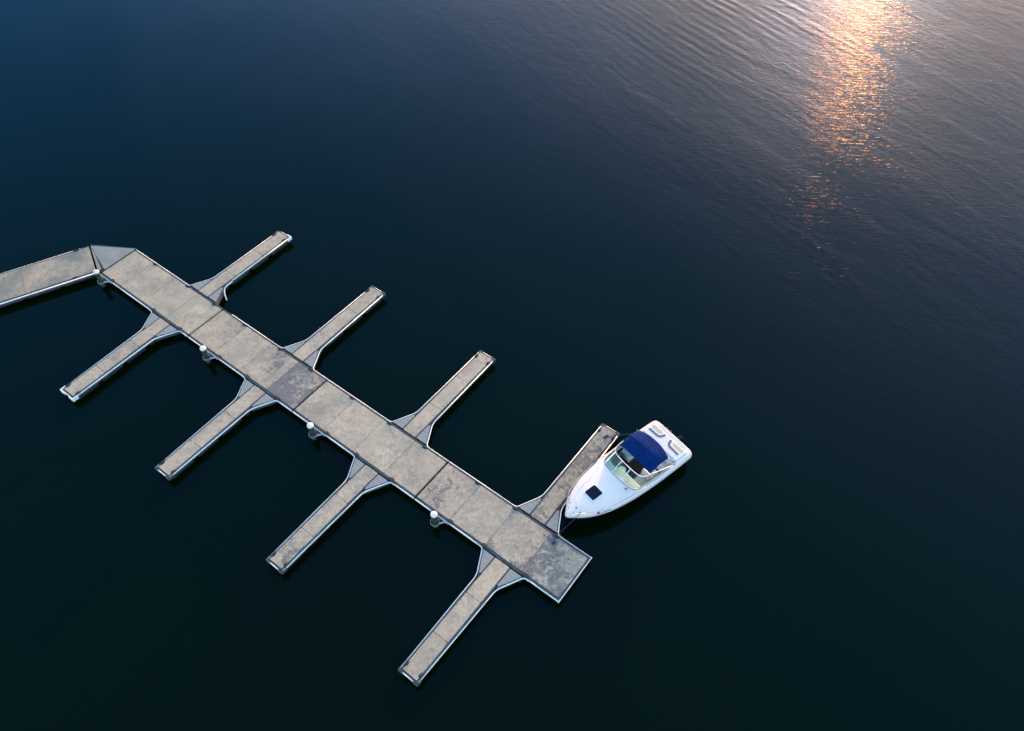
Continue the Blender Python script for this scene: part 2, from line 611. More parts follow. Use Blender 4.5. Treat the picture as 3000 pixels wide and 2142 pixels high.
def add_cleat(parent, x, y, rz):
    """first one builds the mesh, the others share it"""
    global CLEAT_MESH
    if CLEAT_MESH is None:
        o = link('cleat', cleat_mesh(), M['cleat'], parent, smooth=True)
        CLEAT_MESH = o.data
    else:
        o = bpy.data.objects.new('cleat', CLEAT_MESH)
        COL.objects.link(o)
        o.parent = parent
    o.location = (x, y, DECK)
    o.rotation_euler = (0, 0, rz)
    o.scale = (1.15, 1.15, 1.15)
    return o


HB = 1.17     # half width of the concrete on the pier
HW = 1.295    # outer face of the edge timber


def dock_section(name, loc, rz, length, seams, label, group, stains, tones, algae, rails_p, rails_m, cleats, guide=None, end=False):
    """local x runs along the pier from 0 to length, y across"""
    t = thing(name, loc, rz, label, 'pier section', group)
    xs = [0.0] + list(seams) + [length]
    g = 0.006
    for i in range(len(xs) - 1):
        a = xs[i] + (g if i else 0.03)
        b = xs[i + 1] - (g if i < len(xs) - 2 else 0.03)
        o = link('deck_slab', slab_mesh(a, b, -HB, HB), M['concrete'], t, bevel=0.008, seg=1)
        o['stain'] = stains[i]
        o['tone'] = tones[i]
        o['algae'] = algae
    bm = bmesh.new()
    add_box(bm, 0.015, length - 0.015, -HB + 0.005, HB - 0.005, 0.16, 0.357)
    link('core', bm, M['core'], t)
    for s in (-1, 1):
        bm = bmesh.new()
        y0, y1 = sorted((s * (HB + 0.012), s * HW))
        add_box(bm, 0.02, length - 0.02, y0, y1, 0.23, 0.474)
        link('edge_timber', bm, M['timber'], t, bevel=0.01, seg=1)
    if end:
        bm = bmesh.new()
        add_box(bm, length - 0.018, length + 0.06, -HW, HW, 0.17, 0.474)
        link('edge_timber', bm, M['timber'], t, bevel=0.01, seg=1)
    for s, paths in ((1, rails_p), (-1, rails_m)):
        for pth in paths:
            link('rub_rail', rail_mesh([pth], s), M['vinyl'], t, smooth=True)
    n = max(1, round(length / 2.13))
    for k in range(n):
        bm = bmesh.new()
        a = length * k / n + 0.12
        b = length * (k + 1) / n - 0.12
        add_box(bm, a, b, -1.12, 1.12, -0.35, 0.155)
        link('float_tub', bm, M['float'], t, bevel=0.04)
    for x, y, a in cleats:
        add_cleat(t, x, y, a)
    if guide is not None:
        make_guide(t, *guide)
    return t


def make_guide(parent, gx, gy):
    """steel hoop round a pile with two arms and a back plate on the dock edge (near side, y < 0)"""
    bm = bmesh.new()
    add_lathe(bm, [(0.205, 0.30), (0.232, 0.30), (0.232, 0.43), (0.205, 0.43)], gx, gy, 36, close=True)
    link('pile_hoop', bm, M['hoop'], parent, bevel=0.004, seg=1)
    for dx, ex in ((-0.20, -0.36), (0.20, 0.40)):
        bm = bmesh.new()
        a = Vector((gx + dx, gy + 0.03))
        b = Vector((gx + ex, -HW - 0.03))
        d = (b - a).normalized()
        n = Vector((-d.y, d.x)) * 0.032
        add_prism(bm, [a - n, b - n, b + n, a + n], 0.335, 0.405)
        link('guide_arm', bm, M['galv'], parent, bevel=0.004, seg=1)
    bm = bmesh.new()
    add_box(bm, gx - 0.52, gx + 0.56, -HW - 0.062, -HW - 0.002, 0.30, 0.462)
    link('guide_plate', bm, M['galv'], parent, bevel=0.006, seg=1)


def side_path(a, b, s):
    return [(a, s * HW), (b, s * HW)]


U0 = [-33.80, -25.58, -17.06, -8.52, 0.0]
FC_U = [-27.50, -19.47, -11.23, -3.06]     # far side finger centres along the pier
FC_L = [-27.55, -19.49, -11.28, -3.06]     # near side
GX = [0, 0, 0, 0]
PILES = [(-33.30, -1.60), (-23.60, -1.60), (-15.20, -1.62), (-6.93, -1.62)]
sec_labels = [
    'clean tan concrete pier section next to the grey triangular corner plate',
    'pier section with one large dark blue-grey stain across its lower end',
    'pale unstained pier section in the middle, between two blotchy pier sections',
    'blotchy end section of the pier where the blue bow line of the motorboat is tied',
]
sec_stain = [
    [0.06, 0.02, 0.06, 0.10],
    [0.40, 0.20, 0.66, 1.15],
    [0.30, 0.18, 0.15, 0.20],
    [0.66, 0.42, 0.68, 0.90],
]
sec_tone = [
    [0.98, 0.96, 0.99, 1.0],
    [0.94, 1.02, 0.98, 0.98],
    [1.02, 1.05, 1.06, 1.02],
    [1.03, 1.05, 1.03, 1.04],
]
RC = 1.50   # where the rub rail leaves the pier edge, either side of a finger centre
for i in range(4):
    a, b = U0[i] + 0.03, U0[i + 1] - 0.03
    L = b - a
    fu, fl = FC_U[i] - a, FC_L[i] - a
    px = PILES[i][0] - a
    step = L / 4
    seams = [L - (b - (U0[i + 1] - k * 2.13)) for k in (3, 2, 1)]
    up = [side_path(0.0, fu - RC, 1), side_path(fu + RC, L, 1)]
    if i == 0:
        up = [side_path(0.0, fu - RC, 1)]
    if i == 1:
        up[0] = [(0.66, HW), (fu - RC, HW)]
    if i == 3:
        up[1] = [(fu + RC, HW), (L + 0.06, HW)]
    lo = [side_path(max(0.02, px - 0.53), 0.02, -1)[::-1] if px - 0.53 > 0.3 else None,
          side_path(px + 0.575, fl - RC, -1), side_path(fl + RC, L + (0.06 if i == 3 else 0), -1)]
    lo = [p for p in lo if p]
    cl = []
    for s, fc in ((1, fu), (-1, fl)):
        for d in (-1.20, 1.20):
            cl.append((fc + d, s * 1.125, 0.0 if s > 0 else math.pi))
    if i in (0, 1, 2, 3):
        cl.append((px + 0.62, -1.125, math.pi))
    if i in (1, 2, 3):
        cl.append((1.9, 1.125, 0))
    if i == 0:
        cl.append((2.0, 1.125, 0))
    t = dock_section('pier_section', W(a, 0), YAW, L, seams, sec_labels[i], 'concrete pier sections', sec_stain[i], sec_tone[i], 0.35 if i == 0 else 0.22,
                     up, lo, cl, (px, PILES[i][1]), end=(i == 3))
    if i == 3:   # white strip across the pier end
        bm = bmesh.new()
        sweep2d(bm, [(L + 0.062, HW + 0.06), (L + 0.062, -HW - 0.06)], RAIL)
        link('rub_rail', bm, M['vinyl'], t, smooth=True)

# ---- the pier beyond the bend, running out of the picture
S1, S2 = Vector((-36.40, -0.235)), Vector((-34.06, -1.315))
ctr = (S1 + S2) / 2
dirv = Vector((S2.y - S1.y, -(S2.x - S1.x))).normalized()      # away from the bend
ang = math.atan2(dirv.y, dirv.x)
Lw = 12.6
HBs = HB
dock_section('pier_section', W(ctr.x + dirv.x * 0.05, ctr.y + dirv.y * 0.05), YAW + ang, Lw, [4.02, 8.3], 'greenish grey pier section running off the left side of the photo',
             'concrete pier sections', [0.20, 0.34, 0.3], [0.84, 0.82, 0.85], 1.0,
             [[(0.06, HW), (Lw, HW)]], [[(0.5, -HW), (Lw, -HW)]], [(0.75, -1.125, math.pi), (1.2, 1.125, 0), (6.4, 1.125, 0)])

# ---- triangular landing in the bend
t = thing('corner_landing', W(-34.9, 0.0), YAW, 'grey triangular plate filling the bend of the pier', 'landing')


def loc_uv(pts):
    return [(p[0] + 34.9, p[1]) for p in pts]


bm = bmesh.new()
add_prism(bm, loc_uv([(-36.33, -0.20), (-35.42, -0.475), (-34.05, -0.90), (-33.86, -0.90), (-33.86, 1.24), (-33.96, 1.27)]), 0.44, 0.492)
link('landing_plate', bm, M['plate'], t, bevel=0.006, seg=1)
bm = bmesh.new()
add_prism(bm, loc_uv([(-36.33, -0.225), (-35.40, -0.505), (-34.08, -1.02), (-34.02, -1.28)]), 0.44, 0.489)
link('landing_plate', bm, M['plate'], t, bevel=0.006, seg=1)
bm = bmesh.new()
add_prism(bm, loc_uv([(-36.28, -0.235), (-34.04, -1.28), (-33.87, -1.0), (-33.87, 1.22), (-33.98, 1.24)]), 0.15, 0.40)
link('core', bm, M['core'], t)
bm = bmesh.new()
sweep2d(bm, loc_uv([(-36.40, -0.16), (-33.93, 1.315), (-33.80, 1.33)]), [(-0.03, 0.18), (0.035, 0.18), (0.035, 0.476), (-0.03, 0.476)])
link('edge_timber', bm, M['timber'], t)
bm = bmesh.new()
sweep2d(bm, loc_uv([(-34.10, -1.37), (-34.0, -1.40), (-33.95, -1.38)]), [(-0.03, 0.2), (0.03, 0.2), (0.03, 0.468), (-0.03, 0.468)])
link('edge_timber', bm, M['timber'], t)

# ------------------------------------------------------------------ finger docks
FH = 0.405     # half width of the concrete


def finger(uc, side, tipdu, label, stains, tones, bumpers, peeled=False):
    """local y runs out from the pier edge along the finger, local x is across; origin on the pier centre line"""
    rz = YAW if side > 0 else YAW + math.pi
    skew = math.atan2(tipdu, 6.5) * (-1 if side > 0 else 1)
    t = thing('finger_dock', W(uc, 0), rz + skew, label, 'finger dock', 'finger docks')
    T = 7.79 if side > 0 else 7.73
    js = [1.365, 3.46, 5.70, T - 0.02]
    for i in range(3):
        o = link('deck_slab', slab_mesh(-FH, FH, js[i] + (0.007 if i else 0), js[i + 1] - 0.007), M['concrete'], t, bevel=0.008, seg=1)
        o['stain'] = stains[i]
        o['tone'] = tones[i]
        o['algae'] = 0.2
    bm = bmesh.new()
    add_box(bm, -FH + 0.01, FH - 0.01, 1.38, T - 0.03, 0.16, 0.357)
    link('core', bm, M['core'], t)
    for s in (-1, 1):
        bm = bmesh.new()
        add_prism(bm, [(s * (FH + 0.008), 1.36), (s * (FH + 0.055), 1.36), (s * (FH + 0.055), 2.36), (s * 0.485, 2.48), (s * 0.485, T), (s * (FH + 0.008), T)], 0.24, 0.470)
        link('edge_timber', bm, M['timber'], t)
        # gusset: boarded triangle between pier and finger
        bm = bmesh.new()
        add_prism(bm, [(s * (FH + 0.075), 1.375), (s * 1.125, 1.365), (s * 0.555, 2.385), (s * 0.475, 2.34)], 0.435, 0.488)
        link('gusset_plate', bm, M['boards'], t, bevel=0.005, seg=1)
        bm = bmesh.new()
        if peeled and s > 0:
            add_prism(bm, [(1.14, 1.33), (1.205, 1.345), (0.575, 2.49), (0.49, 2.47)], 0.12, 0.462)
        else:
            add_prism(bm, [(s * 1.14, 1.33), (s * 1.185, 1.345), (s * 0.565, 2.49), (s * 0.49, 2.47)], 0.19, 0.462)
        link('gusset_timber', bm, M['timber'], t)
    bm = bmesh.new()
    add_box(bm, -0.485, 0.485, T + 0.002, T + 0.06, 0.19, 0.470)
    link('edge_timber', bm, M['timber'], t)
    # white rub rails: round the inner corner, along the gusset, along the side
    for s in (-1, 1):
        if peeled and s > 0:
            p = fillet([(0.487, 7.70), (0.487, 3.14)], {})
            link('rub_rail', rail_mesh([p], 1), M['vinyl'], t, smooth=True)
            pts = catmull([(0.517, 3.10, 0.39), (0.522, 2.75, 0.385), (0.58, 2.46, 0.36), (0.78, 2.25, 0.28), (0.97, 2.13, 0.12), (1.10, 2.06, -0.08)], 8)
            bm = bmesh.new()
            for q in range(1):
                add_tube(bm, pts, 0.045, 10)
            link('loose_rub_rail', bm, M['vinyl'], t, smooth=True)['label'] = 'white edge strip come loose and drooping into the water'
            continue
        pth = [(s * 1.52, HW), (s * 1.185, HW), (s * 0.560, 2.52), (s * 0.487, 2.66), (s * 0.487, 7.70)]
        pth = [(s * 1.52, HW), (s * 1.20, HW + 0.012), (s * 0.545, 2.55), (s * 0.487, 7.70)]
        pth = fillet(pth, {1: 0.20, 2: 0.26})
        bm = bmesh.new()
        sweep2d(bm, pth, RAILR if s > 0 else RAIL)
        link('rub_rail', bm, M['vinyl'], t, smooth=True)
    bm = bmesh.new()
    sweep2d(bm, [(-0.30, T + 0.062), (0.30, T + 0.062)], RAIL)
    link('rub_rail', bm, M['vinyl'], t, smooth=True)
    # corner bumpers
    for s, kind in ((-1, bumpers[0]), (1, bumpers[1])):
        if kind == '-':
            continue
        w = kind == 'w'
        bm = bmesh.new()
        d = 0.085 if w else 0.065
        x0, x1 = 0.487, 0.487 + d
        y1 = T + 0.062 + d
        add_prism(bm, fillet([(s * x0, T - 0.20), (s * x1, T - 0.20), (s * x1, y1), (s * 0.20 if w else s * 0.27, y1), (s * 0.20 if w else s * 0.27, T + 0.064), (s * x0, T + 0.064)], {2: 0.06}, 5), 0.27, 0.482 if w else 0.462)
        link('corner_bumper', bm, M['bumperwhite'] if w else M['rubber'], t, bevel=0.012)
    n = 4
    for k in range(n):
        a = 1.55 + k * 1.58
        bm = bmesh.new()
        add_box(bm, -0.43, 0.43, a, a + 1.30, -0.30, 0.156)
        link('float_tub', bm, M['float'], t, bevel=0.04)
    for s in (-1, 1):
        add_cleat(t, s * 0.36, 7.42, R(-90) * s)
    return t


fingers_far = [
    ('finger dock whose white edge strip has peeled off and droops into the water', [0.12, 0.10, 0.14], [0.97, 0.98, 1.0], '-w', True, -0.03),
    ('clean far side finger dock, next to the one with the peeled edge strip', [0.24, 0.22, 0.24], [0.98, 1.0, 0.98], 'kk', False, 0.0),
    ('unstained far side finger dock, next to the one the motorboat lies against', [0.10, 0.02, 0.06], [1.06, 1.04, 1.02], 'kk', False, 0.0),
    ('dark stained finger dock with the white motorboat lying against it', [0.80, 0.85, 0.80], [1.0, 0.97, 0.98], 'kk', False, -0.03),
]
fingers_near = [
    ('finger dock with white bumpers on both end corners, nearest the bend of the pier', [0.12, 0.44, 0.12], [1.0, 0.98, 1.0], 'ww', False, 0.06),
    ('clean near side finger dock with black end corners, next to the white cornered one', [0.06, 0.06, 0.12], [1.03, 1.02, 1.0], 'kk', False, 0.02),
    ('near side finger dock with scattered dark blotches, jutting from the middle pier section', [0.50, 0.66, 0.74], [1.04, 1.04, 1.04], 'kk', False, -0.05),
    ('lowest finger dock in the photo, on the near side of the pier end', [0.20, 0.28, 0.22], [1.06, 1.04, 1.0], 'kk', False, -0.06),
]
for i in range(4):
    lb, st, tn, bp, pe, dv = fingers_far[i]
    finger(FC_U[i], 1, dv, lb, st, tn, bp, pe)
for i in range(4):
    lb, st, tn, bp, pe, dv = fingers_near[i]
    finger(FC_L[i], -1, dv, lb, st, tn, bp, pe)

# ------------------------------------------------------------------ mooring piles
pile_labels = [
    'white capped steel pile in the inner corner of the pier bend',
    'white capped steel pile between the white cornered finger and the clean near side finger',
    'white capped steel pile between the clean near side finger and the blotchy finger',
    'white capped steel pile nearest the pier end, beside the blotchy end section',
]
pile_h = [1.22, 1.20, 1.22, 1.18]
for i, (u, v) in enumerate(PILES):
    t = thing('mooring_pile', W(u, v), YAW, pile_labels[i], 'pile', 'white capped mooring piles')
    bm = bmesh.new()
    h = pile_h[i]
    k = 0.92 if i == 0 else 1.0
    add_lathe(bm, [(0.148 * k, -3.0), (0.148 * k, h - 0.10)], 0, 0, 32)
    link('shaft', bm, M['pile'], t, smooth=True)
    bm = bmesh.new()
    add_lathe(bm, [(0.145 * k, h - 0.115), (0.164 * k, h - 0.115), (0.164 * k, h - 0.03), (0.152 * k, h - 0.01), (0.0, h + 0.06)], 0, 0, 32)
    link('cap', bm, M['pilecap'], t, bevel=0.006, seg=2, angle=30)

# ------------------------------------------------------------------ motorboat
# local x = port, y = aft, z = up; origin below the bow on the water
BX, BY = -1.94, 2.06
b_a = Vector((0.243, 0.970))
boat_rot = YAW + math.atan2(-0.243, 0.970)
boat = thing('motorboat', W(BX, BY), boat_rot, 'white cabin motorboat with blue canopy moored beside the stained finger dock', 'boat')

HBT = [(0.0, 0.0), (0.008, 0.045), (0.05, 0.095), (0.18, 0.215), (0.36, 0.360), (0.58, 0.520), (0.80, 0.655), (1.08, 0.800), (1.7, 1.03), (2.3, 1.165), (3.0, 1.265), (3.7, 1.325), (4.5, 1.36), (5.5, 1.37), (6.5, 1.36), (7.0, 1.345), (7.16, 1.315), (7.26, 1.25), (7.315, 1.15), (7.335, 1.0), (7.345, 0.5), (7.35, 0.0)]
SHT = [(0.0, 1.30), (1.5, 1.24), (3.0, 1.17), (4.5, 1.10), (6.0, 1.04), (7.34, 1.00)]
CRT = [(0.0, 0.01), (0.5, 0.05), (1.5, 0.12), (3.0, 0.18), (3.6, 0.16), (4.4, 0.07), (6, 0.05), (7.34, 0.02)]


def smooth_tab(tab, n=6):
    pts = catmull([(a, b, 0) for a, b in tab], n)
    return [(p.x, p.y) for p in pts]


OUT = smooth_tab(HBT, 5)         # starboard/port outline, bow to stern
OUT = [(s, max(0.0, h)) for s, h in OUT]


def sheer(s):
    return interp(SHT, s)


def hbeam(s):
    return interp(OUT, s)


def zdeck(x, s):
    hb = max(hbeam(s), 0.05)
    q = min(1.0, abs(x) / hb)
    return sheer(s) + interp(CRT, s) * (1 - q * q)


def inset(outline, d):
    """half outline shrunk by d (towards the inside)"""
    P = [Vector((h, s)) for s, h in outline]
    res = []
    n = len(P)
    for i in range(n):
        if i == 0:
            res.append(Vector((0, P[0].y + d)))
            continue
        if i == n - 1:
            res.append(Vector((0, P[-1].y - d)))
            continue
        tng = (P[i + 1] - P[i - 1]).normalized()
        nrm = Vector((-tng.y, tng.x))
        if nrm.x > 0:
            nrm = nrm
        nn = Vector((-tng.y, tng.x))
        # travelling bow->stern with x>0: inside is to -x side
        if nn.dot(Vector((-1, 0))) < 0 and abs(nn.x) > 0.2:
            nn = -nn
        q = P[i] + nn * d
        q.x = max(q.x, 0.002 * i)
        res.append(q)
    return res


E_deck = inset(OUT, 0.085)
# --- white topside band from the deck edge down to the rub strip
rows = []
for i, (s, h) in enumerate(OUT):
    z = sheer(s)
    e = E_deck[i]
    rows.append([(e.x, e.y, z + 0.004), (max(e.x, 0) + (h - e.x) * 0.35, e.y + (s - e.y) * 0.35, z - 0.012), (h, s, z - 0.150), (h + (0.012 if h > 0 else 0), s - (0.012 if i == 0 else 0) + (0.012 if i == len(OUT) - 1 else 0), z - 0.165), (h + (0.030 if h > 0 else 0), s - (0.03 if i == 0 else 0) + (0.03 if i == len(OUT) - 1 else 0), z - 0.185), (h + (0.028 if h > 0 else 0), s - (0.028 if i == 0 else 0) + (0.028 if i == len(OUT) - 1 else 0), z - 0.235), (h - (0.02 if h > 0 else 0), s + (0.02 if i == 0 else 0) - (0.02 if i == len(OUT) - 1 else 0), z - 0.25)])


def loft_sym(rows):
    bm = bmesh.new()
    for sg in (1, -1):
        V = [[bm.verts.new((p[0] * sg, p[1], p[2])) for p in r] for r in rows]
        for i in range(len(V) - 1):
            for j in range(len(V[0]) - 1):
                try:
                    bm.faces.new((V[i][j], V[i + 1][j], V[i + 1][j + 1], V[i][j + 1]))
                except ValueError:
                    pass
    bmesh.ops.remove_doubles(bm, verts=bm.verts[:], dist=0.0008)
    return bm


link('gunwale', loft_sym(rows), M['gel'], boat, smooth=True)
# --- dark hull below
rows = []
for i, (s, h) in enumerate(OUT):
    z = sheer(s)
    f = min(1.0, s / 3.2)
    last = s > 7.0
    chine = h * (0.60 + 0.25 * f)
    sk = s + 0.75 * (1 - f) * (1 - s / 3.2 if s < 3.2 else 0)
    rows.append([(max(h - 0.02, 0), s, z - 0.245), (h * (0.90 + 0.06 * f), s + 0.12 * (1 - f), z - 0.50), (chine, sk * 0.6 + s * 0.4 + 0.05, 0.10), (chine * 0.55, sk, -0.22), (0.0, sk + 0.03, -0.38)])
link('hull', loft_sym(rows), M['gel_dark'], boat, smooth=True)
# rub strip insert, thin dark line between the two white bands
bm = bmesh.new()
for sg in (1, -1):
    pts = [(sg * (h + 0.012), s, sheer(s) - 0.166) for s, h in OUT[2:-1]]
    add_tube(bm, pts, 0.011, 6)
link('rub_strip', bm, M['seam'], boat, smooth=True)

# --- deck with cockpit opening
COCK = [(0.0, 3.27), (0.38, 3.28), (0.78, 3.34), (0.99, 3.47), (1.10, 3.70), (1.135, 4.2), (1.15, 5.2), (1.15, 6.2), (1.145, 6.98), (1.09, 7.04)]
hole = [Vector((x, y)) for x, y in COCK] + [Vector((-x, y)) for x, y in COCK[::-1][:-1]]
hole = fillet([(p.x, p.y) for p in hole], 0.06, 3, closed=True)
outer = [Vector((p.x, p.y)) for p in E_deck] + [Vector((-p.x, p.y)) for p in E_deck[-2:0:-1]]


def inside(poly, x, y):
    c = False
    n = len(poly)
    for i in range(n):
        x1, y1 = poly[i].x, poly[i].y
        x2, y2 = poly[i - 1].x, poly[i - 1].y
        if (y1 > y) != (y2 > y) and x < (x2 - x1) * (y - y1) / (y2 - y1) + x1:
            c = not c
    return c


def cdt_deck(outer, hole, step=0.12, margin=0.03):
    pts = list(outer) + list(hole)
    no, nh = len(outer), len(hole)
    edges = [(i, (i + 1) % no) for i in range(no)] + [(no + i, no + (i + 1) % nh) for i in range(nh)]
    y = 0.0
    while y < 7.4:
        x = -1.5
        while x < 1.5:
            q = Vector((x, y))
            if inside(outer, x, y) and not inside(hole, x, y) and min((q - p).length for p in pts[:no + nh]) > margin * 1.6:
                pts.append(q)
            x += step
        y += step
    V, E, F, *_ = delaunay_2d_cdt(pts, edges, [], 0, 1e-5)
    out = []
    for f in F:
        cx = sum(V[i].x for i in f) / len(f)
        cy = sum(V[i].y for i in f) / len(f)
        if inside(outer, cx, cy) and not inside(hole, cx, cy):
            out.append(f)
    return V, out


V, F = cdt_deck(outer, hole)
bm = bmesh.new()
bv = [bm.verts.new((p.x, p.y, zdeck(p.x, p.y) + (0.004 if abs(p.x) < hbeam(p.y) else 0))) for p in V]
for f in F:
    try:
        bm.faces.new([bv[i] for i in f])
    except ValueError:
        pass
# coaming wall hanging from the opening down to the sole
top = [(p.x, p.y) for p in hole]
n = len(top)
dv = [bm.verts.new((x, y, zdeck(x, y))) for x, y in top]
dl = [bm.verts.new((x * 0.985, y, 0.70)) for x, y in top]
for i in range(n):
    j = (i + 1) % n
    bm.faces.new((dv[i], dv[j], dl[j], dl[i]))
bmesh.ops.remove_doubles(bm, verts=bm.verts[:], dist=0.001)
bmesh.ops.delete(bm, geom=[v for v in bm.verts if not v.link_faces], context='VERTS')
link('deck', bm, M['gel'], boat, smooth=False, bevel=0)
for p in boat.children[-1].data.polygons:
    p.use_smooth = abs(p.normal.z) > 0.5

# cockpit liner and sole
bm = bmesh.new()
lw = [(x * 0.982, y) for x, y in top]
a = [bm.verts.new((x, y, 0.72)) for x, y in lw]
b = [bm.verts.new((x * 0.94, y, 0.42)) for x, y in lw]
for i in range(n):
    j = (i + 1) % n
    bm.faces.new((a[i], a[j], b[j], b[i]))
link('cockpit_liner', bm, M['gel_inner'], boat, smooth=True)
bm = bmesh.new()
add_prism(bm, [(x * 0.955, y) for x, y in top], 0.38, 0.43)
link('cockpit_sole', bm, M['carpet'], boat)

# raised line of the foredeck (moulded oval) and hatch
bm = bmesh.new()
pts = [(0.62 * math.cos(k / 40 * 2 * math.pi), 1.55 + 0.80 * math.sin(k / 40 * 2 * math.pi)) for k in range(41)]
add_tube(bm, [(x, y, zdeck(x, y) + 0.003) for x, y in pts if y < 1.75], 0.010, 6)
link('deck_moulding', bm, M['gel'], boat, smooth=True)
hz = zdeck(0, 1.74)
hat = fillet([(-0.30, 1.42), (0.30, 1.42), (0.295, 2.06), (-0.295, 2.06)], 0.07, 5, closed=True)
bm = bmesh.new()
add_prism(bm, fillet([(-0.335, 1.385), (0.335, 1.385), (0.33, 2.095), (-0.33, 2.095)], 0.09, 5, closed=True), hz - 0.06, hz + 0.022)
hf = link('hatch', bm, M['alu'], boat, bevel=0.008)
bm = bmesh.new()
add_prism(bm, hat, hz + 0.010, hz + 0.034)
link('hatch_glass', bm, M['hatchglass'], hf, bevel=0.008)

# small deck fittings
bm = bmesh.new()
add_lathe(bm, [(0.0, 0.03), (0.034, 0.028), (0.042, 0.0)], 0, 0, 16)
o = link('filler_cap', bm, M['black'], boat, smooth=True)
o.location = (0.06, 0.58, zdeck(0.06, 0.58))
for sx in (1, -1):
    for (px_, py_) in ((0.17, 0.30), (0.34, 0.52)):
        bm = bmesh.new()
        add_tube(bm, [(-0.06, 0, 0.03), (0.06, 0, 0.03)], 0.011, 8)
        add_tube(bm, [(0, 0, 0), (0, 0, 0.03)], 0.014, 8)
        o = link('bow_fitting', bm, M['seam'], boat, smooth=True)
        o.location = (sx * px_, py_, zdeck(px_, py_))
        o.rotation_euler = (0, 0, R(35) * sx)


def boat_cleat(x, y, rz, mat='steel'):
    bm = bmesh.new()
    add_tube(bm, [(-0.10, 0, 0.05), (-0.06, 0, 0.056), (0.06, 0, 0.056), (0.10, 0, 0.05)], [0.008, 0.014, 0.014, 0.008], 8)
    for k in (-1, 1):
        add_tube(bm, [(k * 0.035, 0, 0), (k * 0.035, 0, 0.055)], 0.012, 8)
    o = link('deck_cleat', bm, M[mat], boat, smooth=True)
    o.location = (x, y, zdeck(x, y))
    o.rotation_euler = (0, 0, rz)


boat_cleat(0.42, 0.55, R(52))
boat_cleat(-0.42, 0.55, R(-52))
boat_cleat(1.22, 6.05, R(90), 'black')
boat_cleat(-1.22, 6.05, R(90), 'black')
bm = bmesh.new()
add_tube(bm, [(0, 0, 0.02), (0.05, 0.02, 0.045), (0.14, 0.10, 0.05)], [0.03, 0.022, 0.012], 8)
o = link('wiper', bm, M['black'], boat, smooth=True)
o.location = (0.74, 3.10, zdeck(0.74, 3.1))
o.rotation_euler = (0, 0, R(-20))

# bow rails, one each side, with stanchions
for sg in (1, -1):
    key = [(0.12, 0.13), (0.30, 0.28), (0.56, 0.58), (0.78, 0.95), (0.98, 1.56), (1.16, 2.5), (1.24, 3.3), (1.25, 4.0)]
    pts = []
    for k, (x, y) in enumerate(key):
        zz = zdeck(min(x, hbeam(y) - 0.1), y) + (0.16 if 0 < k < len(key) - 1 else 0.02)
        pts.append((sg * x, y, zz))
    path = catmull(pts, 8)
    bm = bmesh.new()
    add_tube(bm, path, 0.0125, 8)
    rl = link('bow_rail', bm, M['steel'], boat, smooth=True)
    for x, y in ((0.56, 0.62), (0.95, 1.5), (1.15, 2.45), (1.235, 3.25)):
        bm = bmesh.new()
        add_tube(bm, [(sg * (min(x, hbeam(y) - 0.12)), y + 0.03, zdeck(min(x, hbeam(y) - 0.1), y) - 0.01), (sg * x, y, zdeck(min(x, hbeam(y) - 0.1), y) + 0.16)], 0.010, 8)
        link('stanchion', bm, M['steel'], rl, smooth=True)

# ---- windscreen
WB = [(0.0, 3.19), (0.36, 3.20), (0.76, 3.26), (1.00, 3.39), (1.13, 3.62), (1.185, 4.15), (1.20, 5.0), (1.205, 5.75)]
WT = [(0.0, 3.83), (0.36, 3.835), (0.72, 3.87), (0.92, 3.95), (1.03, 4.12), (1.10, 4.45), (1.17, 5.10), (1.20, 5.78)]


def ws(tab, n=6):
    return catmull([(x, y, 0) for x, y in tab], n)


wb, wt = ws(WB), ws(WT)
nW = len(wb)


def ztop(i):
    y = wt[i].y
    return interp([(3.8, 1.74), (4.4, 1.70), (5.1, 1.48), (5.8, 1.17)], y)


def wsrow(i, sg):
    b = Vector((sg * wb[i].x, wb[i].y, zdeck(wb[i].x, wb[i].y) + 0.012))
    t_ = Vector((sg * wt[i].x, wt[i].y, ztop(i)))
    return b, t_


iM = 5            # mullion position in samples (about x = .32)
iC = 21           # forward corner where the side wing begins
panes = [(-iM, iM), (iM, iC), (iC, nW - 1), (-iC, -iM), (-(nW - 1), -iC)]
full = list(range(-(nW - 1), nW))


def prow(k):
    return wsrow(abs(k), 1 if k >= 0 else -1)


frame = None
bm = bmesh.new()
add_tube(bm, [prow(k)[1] for k in full], 0.017, 10)
frame = link('windscreen_frame', bm, M['alu'], boat, smooth=True)
bm = bmesh.new()
add_tube(bm, [prow(k)[0] for k in full], 0.018, 8)
link('base_seal', bm, M['seam'], frame, smooth=True)
for k in (-iM, iM):
    b, t_ = prow(k)
    d = (t_ - b).normalized()
    bm = bmesh.new()
    n_ = Vector((1, 0, 0))
    pts = []
    w = 0.021
    up_ = d.cross(n_).normalized()
    c0 = [b + n_ * a_ * w + up_ * c_ * 0.014 for a_, c_ in ((-1, -1), (1, -1), (1, 1), (-1, 1))]
    c1 = [t_ + n_ * a_ * w + up_ * c_ * 0.014 for a_, c_ in ((-1, -1), (1, -1), (1, 1), (-1, 1))]
    v0 = [bm.verts.new(p) for p in c0]
    v1 = [bm.verts.new(p) for p in c1]
    bm.faces.new(v0[::-1])
    bm.faces.new(v1)
    for q in range(4):
        bm.faces.new((v0[q], v0[(q + 1) % 4], v1[(q + 1) % 4], v1[q]))
    link('mullion', bm, M['alu'], frame)
